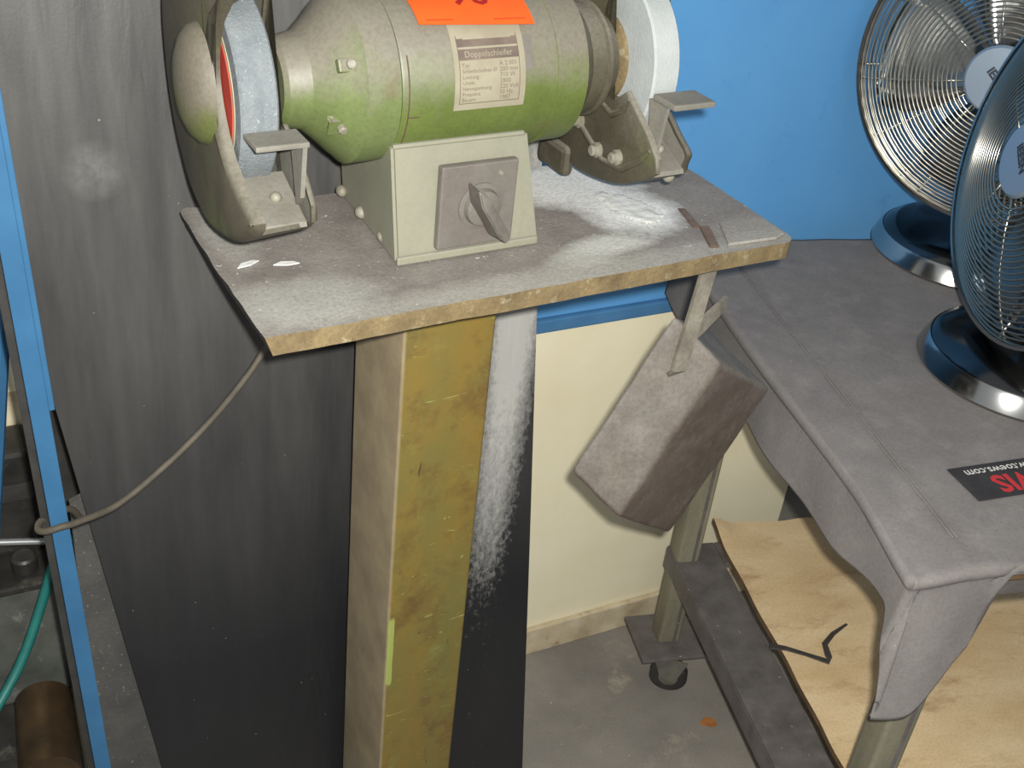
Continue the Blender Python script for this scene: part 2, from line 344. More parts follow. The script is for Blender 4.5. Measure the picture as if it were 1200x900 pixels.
# ------------------------------------------------------------------ grinder stand (frame G: x along the front edge, y to the back, z up from the plate top)
GO = Vector((-0.211, 0.835, 1.1303)); GY = math.atan2(0.5457, 0.838)
GM = Matrix.Translation(GO) @ Matrix.Rotation(GY, 4, 'Z')
stand = empty('grinder_stand', GO - Vector((0, 0, GO.z)), GY)
tag(stand, 'grinder stand with dusty steel top plate on a mustard yellow square post', 'stand')
PZ = GO.z
PW, PD, PT = 0.596, 0.256, 0.019
def plate_mesh():
    nx, ny = 60, 26; bm = bmesh.new(); top = {}; bot = {}
    for i in range(nx+1):
        for j in range(ny+1):
            x = PW*i/nx; y = PD*j/ny
            # rounded corners front right, back left
            e = 0.0016
            dx = (noise.noise((x*40, y*40, 1.3)))*e if i in (0, nx) else 0
            dy = (noise.noise((x*45, 7.7, y*30)))*e if j in (0, ny) else 0
            cx, cy = PW-0.02, 0.02
            if x > cx and y < cy:
                d = Vector((x-cx, y-cy)); L = max(abs(d.x), abs(d.y))
                if d.length > 1e-6: d = d.normalized()*L; x, y = cx+d.x, cy+d.y
            cx, cy = 0.014, PD-0.014
            if x < cx and y > cy:
                d = Vector((x-cx, y-cy)); L = max(abs(d.x), abs(d.y))
                if d.length > 1e-6: d = d.normalized()*L; x, y = cx+d.x, cy+d.y
            zz = noise.noise((x*9, y*9, 4.0))*0.0012
            zz += 0.006*smoothstep(0.05, 0.0, x)*smoothstep(0.12, 0.25, y)     # back left corner bent slightly up
            top[i, j] = bm.verts.new((x+dx, y+dy, PZ+zz)); bot[i, j] = bm.verts.new((max(x+dx*0.5, 0.007), y+dy*0.5, PZ+zz-PT))
    fs = []
    for i in range(nx):
        for j in range(ny):
            bm.faces.new((top[i, j], top[i+1, j], top[i+1, j+1], top[i, j+1]))
            bm.faces.new((bot[i, j+1], bot[i+1, j+1], bot[i+1, j], bot[i, j]))
    def side(seq, mi=1):
        for a, b in zip(seq[:-1], seq[1:]):
            f = bm.faces.new((top[a], bot[a], bot[b], top[b])); f.material_index = mi
    side([(i, 0) for i in range(nx+1)]); side([(nx, j) for j in range(ny+1)])
    side([(i, ny) for i in range(nx, -1, -1)]); side([(0, j) for j in range(ny, -1, -1)], 2)
    return bm
pl = from_bm('top_plate', plate_mesh(), ['plate', 'plateedge', 'plateside'], stand, label='dusty steel plate with a tan worn edge')
# thin bent sheet at the right front corner, and the rusty bar beside it
def slab(name, pts, z0, z1, m, parent, bev=0.0008):
    bm = bmesh.new()
    b = [bm.verts.new((x, y, z0)) for x, y in pts]; t = [bm.verts.new((x, y, z1)) for x, y in pts]
    n = len(pts); bm.faces.new(list(reversed(b))); bm.faces.new(t)
    for i in range(n): bm.faces.new((b[i], b[(i+1) % n], t[(i+1) % n], t[i]))
    if bev: bmesh.ops.bevel(bm, geom=list(bm.edges), offset=bev, segments=1, affect='EDGES')
    return from_bm(name, bm, m, parent)
slab('corner_sheet', [(0.508, 0.012), (0.532, 0.058), (0.56, 0.062), (0.588, 0.052), (0.586, 0.014), (0.57, 0.008)], PZ+0.0005, PZ+0.004, 'plate', stand)
slab('rusty_strip', [(0.486, 0.016), (0.496, 0.012), (0.513, 0.048), (0.517, 0.058), (0.506, 0.060)], PZ+0.0005, PZ+0.003, 'rust', stand)
slab('rust_scar', [(0.498, 0.060), (0.508, 0.058), (0.520, 0.104), (0.512, 0.108)], PZ+0.0004, PZ+0.0018, 'rust', stand)
# post
po = empty('tmp', (0, 0, 0)); bpy.data.objects.remove(po)
bm = bmesh.new(); add_box(bm, (0, 0, 0), (0.106, 0.120, PZ-PT), 0.004, None, 3)
post = from_bm('post', bm, 'post', stand, True, 40, label='square steel post in worn mustard yellow paint'); post.location = (0.174, 0.087, 0)
for f in ((0.174, 0.087), (0.280, 0.087)):
    pass
# powder on the plate
def mound(name, pts, h, m, seedv, parent=None, z0=0.0):
    # height field clipped to a ragged outline
    xs = [p[0] for p in pts]; ys = [p[1] for p in pts]
    def inside(x, y):
        c = False; n = len(pts)
        for i in range(n):
            x1, y1 = pts[i]; x2, y2 = pts[(i+1) % n]
            if (y1 > y) != (y2 > y) and x < (x2-x1)*(y-y1)/(y2-y1)+x1: c = not c
        return c
    def dist(x, y):
        d = 1e9; n = len(pts)
        for i in range(n):
            a = Vector(pts[i]); b = Vector(pts[(i+1) % n]); p = Vector((x, y))
            t = max(0, min(1, (p-a).dot(b-a)/max((b-a).length_squared, 1e-9))); d = min(d, (p-(a+(b-a)*t)).length)
        return d if inside(x, y) else -d
    st = 0.0022; bm = bmesh.new(); g = {}
    nx = int((max(xs)-min(xs)+0.02)/st); ny = int((max(ys)-min(ys)+0.02)/st)
    for i in range(nx+1):
        for j in range(ny+1):
            x = min(xs)-0.01+i*st; y = min(ys)-0.01+j*st
            d = dist(x, y) + noise.noise((x*70, y*70, seedv))*0.009 + noise.noise((x*220, y*220, seedv))*0.006
            if d > -0.002: g[i, j] = bm.verts.new((x, y, z0 + min(h, 0.25*max(d, 0)) * (0.7+0.5*noise.noise((x*90, y*90, 3))) - (0.0008 if d < 0 else 0)))
    for (i, j), v in list(g.items()):
        if (i+1, j) in g and (i, j+1) in g and (i+1, j+1) in g: bm.faces.new((v, g[i+1, j], g[i+1, j+1], g[i, j+1]))
    return from_bm(name, bm, m, parent, True)
pw = mound('white_powder', [(0.440, 0.170), (0.470, 0.165), (0.484, 0.130), (0.486, 0.092), (0.462, 0.086), (0.444, 0.096), (0.436, 0.130)], 0.0016, 'powder', 2.0)
pw.matrix_world = GM @ Matrix.Translation((0, 0, 0.0012)); pw['kind'] = 'stuff'; tag(pw, 'small heap of white grinding powder on the plate in front of the right guard', 'powder')

# ------------------------------------------------------------------ bench grinder
gr = empty('bench_grinder', GO, GY)
tag(gr, 'old green double-wheeled bench grinder on the dusty plate', 'grinder')
AP, AZ, RM = 0.165, 0.160, 0.078
AX = (0, AP, AZ)
# motor housing
lathe('motor_housing', [(0.160, 0.070), (0.160, RM-0.001), (0.162, RM), (0.320, RM), (0.3205, RM+0.0014), (0.3235, RM+0.0014), (0.324, RM), (0.355, RM-0.0005), (0.357, RM-0.003), (0.357, 0.06)], 'green', gr, org=AX, seg=72)
# left end bell
lathe('end_bell', [(0.066, 0.020), (0.066, 0.036), (0.070, 0.040), (0.090, 0.044), (0.104, 0.056), (0.116, 0.068), (0.124, 0.0745), (0.1275, RM+0.0006), (0.1585, RM+0.0006), (0.1595, RM-0.002), (0.1595, 0.06)], 'greenl', gr, org=AX, seg=72, sharp=28)
lathe('end_bell', [(0.3575, 0.060), (0.3575, 0.070), (0.366, 0.064), (0.374, 0.057), (0.392, 0.055), (0.3935, 0.058), (0.397, 0.058), (0.398, 0.052), (0.412, 0.046), (0.412, 0.020)], 'guard', gr, org=AX, seg=72, sharp=28)
def bolt(parent, a, th, r=0.005, h=0.006, rad=None, m='bolt', name='bolt'):
    rad = rad or RM
    c = Vector((a, AP - rad*math.cos(th), AZ + rad*math.sin(th))); d = Vector((0, -math.cos(th), math.sin(th)))
    bm = bmesh.new(); add_lathe(bm, [(-0.004, r), (h*0.8, r), (h, r*0.75)], 'z', (0, 0, 0), 6)
    q = d.to_track_quat('Z', 'X').to_matrix().to_4x4(); q.translation = c
    bm.transform(q); return from_bm(name, bm, m, parent)
# pockets with screws on the left end bell
for a, th, rr in ((0.117, 28, 0.066), (0.111, -24, 0.061)):
    t = math.radians(th)
    q = Vector((0, -math.cos(t), math.sin(t))).to_track_quat('Z', 'X').to_matrix().to_4x4(); q.translation = Vector((a, AP-rr*math.cos(t), AZ+rr*math.sin(t)))
    bm = bmesh.new(); add_box(bm, (-0.006, -0.011, -0.006), (0.006, 0.011, 0.002), 0.0018, q)
    lug = from_bm('screw_pocket', bm, 'greenl', gr)
    bm = bmesh.new(); add_lathe(bm, [(0.0, 0.0045), (0.006, 0.0045), (0.0075, 0.003)], 'z', (0, 0, 0), 10); bm.transform(q)
    from_bm('screw', bm, 'bolt', lug)
# base pedestal: tapered sheet box, front face with the switch
def base_mesh():
    bm = bmesh.new()
    b = [(0.160, 0.085), (0.318, 0.083), (0.312, 0.247), (0.172, 0.247)]
    t = [(0.154, 0.094), (0.298, 0.094), (0.296, 0.232), (0.158, 0.232)]
    vb = [bm.verts.new((x, y, 0.0005)) for x, y in b]; vt = [bm.verts.new((x, y, 0.117)) for x, y in t]
    bm.faces.new(list(reversed(vb))); bm.faces.new(vt)
    for i in range(4): bm.faces.new((vb[i], vb[(i+1) % 4], vt[(i+1) % 4], vt[i]))
    bmesh.ops.bevel(bm, geom=list(bm.edges), offset=0.003, segments=2, affect='EDGES')
    return bm
bs = from_bm('pedestal', base_mesh(), 'base', gr)
box('front_flange', (0.159, 0.0795, 0.002), (0.314, 0.0835, 0.010), 'base', bs, 0.0015)
sw = box('switch_plate', (0.199, 0.0775, 0.013), (0.281, 0.0866, 0.098), 'switch', bs, 0.002)
knb = empty('x', (0, 0, 0)); bpy.data.objects.remove(knb)
bm = bmesh.new(); add_lathe(bm, [(0.0, 0.0235), (0.002, 0.0235), (0.003, 0.019), (0.009, 0.0175), (0.010, 0.015)], 'y', (0, 0, 0), 36)
bm.transform(Matrix.Translation((0.242, 0.0775, 0.055)) @ Matrix.Rotation(PI, 4, 'Z'))
kd = from_bm('knob_collar', bm, 'switch', sw, True, 30)
km = Matrix.Translation((0.242, 0.0775, 0.055)) @ Matrix.Rotation(math.radians(-33), 4, 'Y')
bm = bmesh.new()     # grip wing: pointed bar, long end down to the right
prof = [(0.0, 0.037), (0.0085, 0.018), (0.0088, -0.027), (0.004, -0.036), (-0.004, -0.036), (-0.0088, -0.027), (-0.0085, 0.018)]
f0 = [bm.verts.new((x, -0.009, z)) for x, z in prof]; f1 = [bm.verts.new((x*0.6, -0.029, z*0.93)) for x, z in prof]
bm.faces.new(f0); bm.faces.new(list(reversed(f1)))
for i in range(len(prof)): bm.faces.new((f0[i], f0[(i+1) % len(prof)], f1[(i+1) % len(prof)], f1[i]))
bmesh.ops.bevel(bm, geom=list(bm.edges), offset=0.0012, segments=2, affect='EDGES'); bm.transform(km)
from_bm('knob', bm, 'knob', sw, label='pointed rotary switch grip')
bm = bmesh.new(); add_lathe(bm, [(0, 0.0025), (0.0012, 0.002)], 'y', (0, 0, 0), 12); bm.transform(Matrix.Translation((0.262, 0.0774, 0.086)) @ Matrix.Rotation(PI, 4, 'Z')); from_bm('indicator', bm, 'bolt', sw)
# weld blobs along the left foot of the pedestal
for y, z in ((0.235, 0.012), (0.185, 0.010), (0.13, 0.009)):
    bm = bmesh.new(); bmesh.ops.create_icosphere(bm, subdivisions=2, radius=0.0072); bm.transform(Matrix.Translation((0.166, y, z)) @ Matrix.Diagonal((0.8, 1.1, 0.9, 1)))
    from_bm('weld_blob', bm, 'bolt', bs, True)
# grinding wheels
def wheel(a0, a1, m, R):
    o = lathe('grinding_wheel', [(a0, 0.012), (a0, R-0.002), (a0+0.002, R), (a1-0.002, R), (a1, R-0.002), (a1, 0.012)], m, gr, org=AX, seg=72)
    return o
wl_ = wheel(0.010, 0.043, 'stone', 0.088); wl_['label'] = 'grey speckled grinding stone'
wr_ = wheel(0.424, 0.455, 'stonew', 0.090); wr_['label'] = 'white grinding stone'
def ring(name, a, r0_, r1_, th, m, parent):
    lathe(name, [(a, r0_), (a, r1_), (a-th, r1_), (a-th, r0_), (a, r0_)], m, parent, org=AX, seg=64, cap=False)
ring('paper_ring', 0.0098, 0.030, 0.073, 0.0006, 'paper', wl_)
ring('red_ring', 0.0091, 0.046, 0.069, 0.0006, 'red', wl_)
lathe('clamp_flange', [(0.4235, 0.01), (0.4235, 0.046), (0.4195, 0.046), (0.4165, 0.036), (0.4165, 0.01)], 'plateedge', wr_, org=AX)
lathe('clamp_flange', [(0.0094, 0.01), (0.0094, 0.036), (0.004, 0.034), (0.002, 0.014)], 'bolt', wl_, org=AX)
lathe('shaft', [(-0.006, 0.008), (0.482, 0.008)], 'bolt', gr, org=AX, seg=20)
# guards
ARC_BACK = [(.055, .11), (.03, .122), (0, .126), (-.045, .118), (-.085, .09), (-.112, .045), (-.118, 0), (-.110, -.05), (-.088, -.09), (-.054, -.118), (-.02, -.126), (.016, -.125), (.063, -.115), (.098, -.099), (.118, -.086)]
ARC_COVER = [(.091, .101), (.06, .118), (.02, .124), (-.03, .118), (-.068, .095), (-.092, .05), (-.092, 0), (-.082, -.04), (-.062, -.074), (-.03, -.104), (0, -.116), (.03, -.120), (.085, -.108), (.12, -.091), (.144, -.075)]
FR_COVER = [(.153, -.060), (.124, -.052), (.089, -.038), (.066, -.018), (.048, .014), (.047, .045), (.062, .075)]
FR_BACK = [(.130, -.077), (.128, -.062), (.11, -.045), (.081, -.026), (.062, -.015), (.045, -.028), (.02, -.03), (.010, -.01), (.010, .05), (.022, .09)]
FR_COVR = [(.118, -.079), (.12, -.064), (.098, -.05), (.071, -.033), (.045, -.03), (.025, -.005), (.022, .035), (.040, .062), (.050, .085)]
def dense(P, n=3):      # Catmull-Rom, open
    P = [Vector(p) for p in P]; out = []
    for i in range(len(P)-1):
        a, b, c, d = P[max(i-1, 0)], P[i], P[i+1], P[min(i+2, len(P)-1)]
        for k in range(n):
            t = k/n; q = 0.5*((2*b)+(c-a)*t+(2*a-5*b+4*c-d)*t*t+(3*b-a-3*c+d)*t**3); out.append((q.x, q.y))
    out.append(tuple(P[-1])); return out
def inset(P, d):
    n = len(P); R_ = []
    area = sum(P[i][0]*P[(i+1) % n][1]-P[(i+1) % n][0]*P[i][1] for i in range(n))
    sg = 1 if area > 0 else -1
    for i in range(n):
        a = Vector(P[i-1]); b = Vector(P[i]); c = Vector(P[(i+1) % n])
        t = ((b-a).normalized()+(c-b).normalized()).normalized(); nn = Vector((-t.y, t.x))*sg
        R_.append((b.x+nn.x*d, b.y+nn.y*d))
    return R_
def g3(a, uw): return Vector((a, AP-uw[0], AZ+uw[1]))
def shell_plate(name, OUT, a_in, a_out, bevel, m, parent, **k):
    sgn = 1 if a_out > a_in else -1
    bm = bmesh.new(); rings = []
    for f, d in ((0.0, 0.0), (0.5, bevel*0.12), (0.85, bevel*0.45), (1.0, bevel)):
        rings.append([bm.verts.new(g3(a_in+(a_out-a_in)*f, p)) for p in inset(OUT, d)])
    n = len(OUT)
    for A, B in zip(rings[:-1], rings[1:]):
        for i in range(n): bm.faces.new((A[i], A[(i+1) % n], B[(i+1) % n], B[i]))
    inner = [bm.verts.new(g3(a_in, p)) for p in inset(OUT, 0.003)]
    for i in range(n): bm.faces.new((rings[0][i], rings[0][(i+1) % n], inner[(i+1) % n], inner[i]))
    innert = [bm.verts.new(g3(a_out-sgn*0.003, p)) for p in inset(OUT, bevel+0.001)]
    for i in range(n): bm.faces.new((inner[i], inner[(i+1) % n], innert[(i+1) % n], innert[i])).material_index = 1
    bm.faces.new(rings[-1]); bm.faces.new(list(reversed(innert))).material_index = 1
    bmesh.ops.triangulate(bm, faces=[f for f in bm.faces if len(f.verts) > 4])
    return from_bm(name, bm, [m, 'guardin'], parent, True, 38, **k)
def rim_band(name, a0, a1, arc0, arc1, m, parent):
    bm = bmesh.new(); R_ = []
    def off(P, i, d):
        t = (Vector(P[min(i+1, len(P)-1)])-Vector(P[max(i-1, 0)])).normalized(); n_ = Vector((-t.y, t.x)); q = Vector(P[i])+n_*d; return (q.x, q.y)
    for i in range(len(arc0)):
        R_.append([bm.verts.new(g3(a0, arc0[i])), bm.verts.new(g3(a1, arc1[i])), bm.verts.new(g3(a1, off(arc1, i, 0.004))), bm.verts.new(g3(a0, off(arc0, i, 0.004)))])
    for A, B in zip(R_[:-1], R_[1:]):
        for k in range(4):
            f = bm.faces.new((A[k], A[(k+1) % 4], B[(k+1) % 4], B[k]))
            if k == 2: f.material_index = 1
    bm.faces.new(R_[0]); bm.faces.new(list(reversed(R_[-1])))
    return from_bm(name, bm, [m, 'guardin'], parent, True, 40)
def guard(a_out, a_in, left):
    s = 1 if a_in > a_out else -1
    ac, ab = dense(ARC_COVER if left else ARC_BACK), dense(ARC_BACK)
    oc_out = dense([ARC_COVER[-1]] + FR_COVER)[1:] + ac if left else dense([ARC_BACK[-1]] + FR_COVR)[1:] + ab
    ic_out = FR_BACK + ab
    rb = rim_band('guard_rim', a_out+s*0.010, a_in-s*0.002, ac, ab, 'guard', gr)
    oc = shell_plate('guard_cover', oc_out, a_out+s*0.011, a_out, 0.008, 'guard', gr)
    ic = shell_plate('guard_backplate', ic_out, a_in-s*0.003, a_in+s*0.003, 0.003, 'guard', gr)
    bm = bmesh.new(); add_lathe(bm, [(0.001, 0.050), (-0.006, 0.047), (-0.012, 0.040), (-0.017, 0.028), (-0.019, 0.012), (-0.0195, 0.002)], 'x', (0, 0, 0), 40)
    bm.transform(Matrix.Translation((a_out, AP-(0.024 if left else -0.03), AZ+0.012)) @ Matrix.Diagonal((s, 0.86, 1.05, 1)))
    from_bm('hub_bulge', bm, 'bulge', oc, True, 40)
    # sloping spark plate inside the lower front, with a rivet
    z1 = AZ-0.008
    lo, hi = sorted((a_out+s*0.012, a_in-s*0.004))
    P = [(0.062, -0.058), (0.120, -0.080), (0.122, -0.084), (0.062, -0.063)]
    bm = bmesh.new(); A = [bm.verts.new(g3(lo, p)) for p in P]; B = [bm.verts.new(g3(hi, p)) for p in P]
    bm.faces.new(A); bm.faces.new(list(reversed(B)))
    for i in range(4): bm.faces.new((A[i], A[(i+1) % 4], B[(i+1) % 4], B[i]))
    sp = from_bm('spark_plate', bm, 'guardin', gr)
    rv = bmesh.new(); bmesh.ops.create_icosphere(rv, subdivisions=2, radius=0.0052)
    rv.transform(Matrix.Translation(g3((lo+hi)/2+0.006, (0.092, -0.068)))); from_bm('rivet', rv, 'bolt', sp, True)
    bm = bmesh.new()
    if left: add_box(bm, (0.010, 0.042, z1-0.005), (0.056, 0.0745, z1), 0.0015)
    else: add_box(bm, (0.424, 0.036, z1-0.006), (0.474, 0.072, z1), 0.0015)
    tr = from_bm('tool_rest', bm, 'guardin', gr)
    bm = bmesh.new(); ab_ = a_in - s*0.008
    x0, x1 = sorted((ab_, ab_+s*0.004))
    V = [(0.092, -0.013), (0.122, -0.013), (0.116, -0.060), (0.106, -0.070)]
    A = [bm.verts.new(g3(x0, p)) for p in V]; B = [bm.verts.new(g3(x1, p)) for p in V]
    bm.faces.new(A); bm.faces.new(list(reversed(B)))
    for i in range(4): bm.faces.new((A[i], A[(i+1) % 4], B[(i+1) % 4], B[i]))
    from_bm('rest_bracket', bm, 'guardin', tr)
    return ic
gl = guard(-0.004, 0.058, True)
gq = guard(0.468, 0.416, False)
# neck casting and bolts on the right backplate
for uw in ((-0.010, -0.072), (0.030, -0.090), (0.066, -0.084)):
    bm = bmesh.new(); add_lathe(bm, [(0, 0.0085), (0.004, 0.0085), (0.005, 0.006), (0.010, 0.006), (0.0112, 0.0045)], 'x', (0, 0, 0), 12)
    bm.transform(Matrix.Translation(g3(0.414, uw)) @ Matrix.Diagonal((-1, 1, 1, 1))); from_bm('bolt', bm, 'bolt', gq, True, 30)
bm = bmesh.new()     # raised clamp web between the end bell and the backplate
add_tube(bm, [g3(0.4135, p) for p in ((-0.030, -0.066), (0.0, -0.080), (0.04, -0.098), (0.075, -0.094), (0.104, -0.072), (0.116, -0.058))], [0.003, 0.004, 0.004, 0.004, 0.004, 0.002], 10)
from_bm('casting_rib', bm, 'guard', gq, True, 40)
bm = bmesh.new(); add_tube(bm, [g3(0.4135, p) for p in ((0.02, -0.040), (0.045, -0.046), (0.064, -0.034), (0.070, -0.022))], [0.003, 0.004, 0.004, 0.002], 10); from_bm('casting_rib', bm, 'guard', gq, True, 40)
bm = bmesh.new(); add_box(bm, (0.406, AP+0.02, 0.018), (0.420, AP+0.078, 0.052), 0.0066); from_bm('mounting_lug', bm, 'guard', gq)
bm = bmesh.new(); bmesh.ops.create_icosphere(bm, subdivisions=2, radius=0.0065); bm.transform(Matrix.Translation(g3(0.452, (0.104, -0.094)))); from_bm('bolt', bm, 'bolt', gq, True)
# rating label wrapped on the housing
def cyl(a, th, r): return Vector((a, AP-r*math.cos(th), AZ+r*math.sin(th)))
def wrap_patch(name, a0, a1, t0, t1, r, m, parent, n=14, na=1, thick=0.0003):
    bm = bmesh.new(); rows = []
    for i in range(n+1):
        t = math.radians(t0+(t1-t0)*i/n)
        rows.append([bm.verts.new(cyl(a0, t, r)), bm.verts.new(cyl(a1, t, r)), bm.verts.new(cyl(a1, t, r+thick)), bm.verts.new(cyl(a0, t, r+thick))])
    for A, B in zip(rows[:-1], rows[1:]):
        for k in range(4): bm.faces.new((A[k], A[(k+1) % 4], B[(k+1) % 4], B[k]))
    bm.faces.new(rows[0]); bm.faces.new(list(reversed(rows[-1])))
    return from_bm(name, bm, m, parent, True, 40)
LA0, LA1, LT0, LT1 = 0.211, 0.2845, -9.0, 58.0
lab = wrap_patch('rating_label', LA0, LA1, LT0, LT1, RM+0.0002, 'sticker', gr); lab['label'] = 'aged cream rating label with printed German text'
wrap_patch('header_band', LA0+0.005, LA1-0.006, 32.5, 38.0, RM+0.0005, 'inkd', lab, 6)
wrap_patch('header_band', LA0+0.005, LA1-0.006, 24.0, 31.0, RM+0.0005, 'inkd', lab, 6)
wrap_patch('border_line', LA0+0.005, LA1-0.006, -4.6, -4.1, RM+0.0005, 'ink', lab, 2)
wrap_patch('border_line', LA0+0.005, LA0+0.0056, -4.6, 40, RM+0.0005, 'ink', lab, 12)
wrap_patch('border_line', LA1-0.0066, LA1-0.006, -4.6, 40, RM+0.0005, 'ink', lab, 12)
def lab_warp(a0, tdeg, r):
    def f(x, y): return cyl(a0+x, math.radians(tdeg)+y/RM, r)
    return f
rows = [('Typ', 'A 2 001'), ('Schleifscheiben Ø', '200 mm'), ('Leistung', '710 W'), ('U/min', '2800'), ('Nennspannung', '220 Volt'), ('Frequenz', '50 Hz'), ('Baujahr', '1987')]
ms = []
for i, (l, v) in enumerate(rows):
    t = 20.6 - i*3.75
    ms.append(text_mesh(l, 0.0050, lab_warp(LA0+0.0075, t, RM+0.0009)))
    ms.append(text_mesh(v, 0.0058, lab_warp(LA0+0.046, t, RM+0.0009)))
join_meshes('printed_rows', ms, 'ink', lab)
join_meshes('printed_title', [text_mesh('Doppelschleifer', 0.0078, lab_warp(LA0+0.011, 27.4, RM+0.0011))], 'sticker', lab)
wrap_patch('header_line', LA0+0.012, LA1-0.012, 37.2, 38.6, RM+0.0008, 'sticker', lab, 2)
# faded smear at the right of the label
wrap_patch('tape_mark', LA1-0.0015, LA1+0.009, 15, 38, RM+0.0001, 'switch', lab, 6, thick=0.0002)
# brown paint cracks on the housing
wrap_patch('paint_crack', 0.1655, 0.1668, -38, 30, RM+0.0001, 'rust', gr, 12, thick=0.0002)
wrap_patch('paint_crack', 0.1668, 0.178, -11.5, -10.7, RM+0.0001, 'rust', gr, 2, thick=0.0002)

# orange tag lying on the housing above the label
tagm = empty('orange_tag', GM @ cyl(0.235, math.radians(58), RM+0.004), GY)
tag(tagm, 'bright orange lot tag stuck on top of the grinder motor', 'tag')
TI = (GM.inverted() @ tagm.location)
def tag_pt(x, y, lift=0.0):     # x along, y up the tag; the lower edge stands off the curve
    t0 = math.radians(46.5); r = RM+0.0035+lift
    th = t0+y/(RM+0.002)
    return cyl(0.1815 + x + 0.02*0.0*y + 0.05*y*0, th, r + 0.003*max(0, 1-y/0.03)) - TI
def tag_patch(name, x0, x1, y0, y1, lift, m, parent, slant=0.0, thick=0.0005):
    bm = bmesh.new(); R_ = []
    for i in range(13):
        y = y0+(y1-y0)*i/12
        R_.append([bm.verts.new(tag_pt(x0+slant*y, y+0.0008, lift)), bm.verts.new(tag_pt(x1+slant*y, y-0.0052*(1 if name == 'card' else 0), lift)), bm.verts.new(tag_pt(x1+slant*y, y-0.0052*(1 if name == 'card' else 0), lift+thick)), bm.verts.new(tag_pt(x0+slant*y, y+0.0008, lift+thick))])
    for A, B in zip(R_[:-1], R_[1:]):
        for k in range(4): bm.faces.new((A[k], A[(k+1) % 4], B[(k+1) % 4], B[k]))
    bm.faces.new(R_[0]); bm.faces.new(list(reversed(R_[-1])))
    return from_bm(name, bm, m, parent, True, 40)
tag_patch('card', 0.0, 0.1155, 0.0, 0.075, 0.0, 'orange', tagm)
def tw(x0, y0, slope=-0.045):
    def f(x, y): return tag_pt(x0+x, y0+y+slope*(x0+x-0.02), 0.0009)
    return f
join_meshes('handwriting', [text_mesh('96', 0.040, tw(0.040, 0.033), bold=0.0006)], 'penink', tagm)
tag_patch('fine_print', 0.008, 0.034, 0.0030, 0.0042, 0.0008, 'orangeink', tagm, thick=0.0002)
tag_patch('fine_print', 0.075, 0.108, 0.0005, 0.0017, 0.0008, 'orangeink', tagm, thick=0.0002)

# ------------------------------------------------------------------ iron block hung from the plate
blk = empty('hanging_iron_block', GM @ Vector((0.5, 0.05, -0.40)), GY)
tag(blk, 'dusty brown iron block hanging askew from a flat hook under the plate', 'block')
BOf = Vector((0.5, 0.05, -0.40))
def bpt(v): return Vector(v) - BOf
Rt = Vector((0.527, 0.002, -0.144)); Lt = Vector((0.481, 0.045, -0.094)); Qt = Vector((0.681, 0.060, -0.251))
Rb = Vector((0.421, 0.002, -0.332)); ax_ = Rb - Rt
Qt = Rt + (Qt-Rt)*0.95
Lt = Rt + (Lt-Rt)*1.0
bm = bmesh.new()
sec = [Lt, Rt, Qt, Lt+(Qt-Rt)*0.9+Vector((0, 0.03, 0))]
v0 = [bm.verts.new(bpt(p)) for p in sec]
v1 = [bm.verts.new(bpt(p+ax_*k)) for p, k in zip(sec, (1.0, 1.0, 1.07, 1.03))]
bm.faces.new(v0); bm.faces.new(list(reversed(v1)))
for i in range(4): bm.faces.new((v0[i], v0[(i+1) % 4], v1[(i+1) % 4], v1[i]))
bmesh.ops.recalc_face_normals(bm, faces=bm.faces)
bmesh.ops.bevel(bm, geom=list(bm.edges), offset=0.0065, segments=3, affect='EDGES', profile=0.55)
bmesh.ops.subdivide_edges(bm, edges=[e for e in bm.edges if e.calc_length() > 0.03], cuts=9, use_grid_fill=True)
for v in bm.verts:
    q = v.co*26; v.co += Vector((noise.noise(q), noise.noise(q+Vector((9, 0, 0))), noise.noise(q+Vector((0, 9, 0)))))*0.0016
from_bm('block_body', bm, 'block', blk, True, 45)
def strap(name, pts, wdt, th, m, parent, side):
    pts = [Vector(p) for p in pts]; bm = bmesh.new(); R_ = []
    for i, p in enumerate(pts):
        t = (pts[min(i+1, len(pts)-1)]-pts[max(i-1, 0)]).normalized(); s_ = (Vector(side)-t*Vector(side).dot(t)).normalized(); n_ = t.cross(s_)
        R_.append([bm.verts.new(bpt(p+s_*a*wdt/2+n_*b*th/2)) for a, b in ((-1, -1), (1, -1), (1, 1), (-1, 1))])
    for A, B in zip(R_[:-1], R_[1:]):
        for k in range(4): bm.faces.new((A[k], A[(k+1) % 4], B[(k+1) % 4], B[k]))
    bm.faces.new(R_[0]); bm.faces.new(list(reversed(R_[-1])))
    bmesh.ops.bevel(bm, geom=[e for e in bm.edges if e.calc_face_angle(0) > 0.8], offset=0.0008, segments=1, affect='EDGES')
    return from_bm(name, bm, m, parent)
strap('hook_strap', [(0.512, 0.034, -0.0195), (0.506, 0.033, -0.05), (0.495, 0.026, -0.09), (0.482, 0.017, -0.125), (0.475, 0.012, -0.146), (0.477, 0.020, -0.153)], 0.019, 0.005, 'strap', blk, (1, 0, 0.2))
strap('hook_strap', [(0.497, 0.030, -0.118), (0.520, 0.036, -0.108), (0.545, 0.045, -0.100), (0.563, 0.055, -0.100)], 0.017, 0.005, 'strap', blk, (0.3, 0.2, 0.9))

# ------------------------------------------------------------------ black board leaning behind the stand, grey panel behind it
WN = Vector((-0.4965, 0.868, 0)); WD = Vector((0.868, 0.4965, 0))
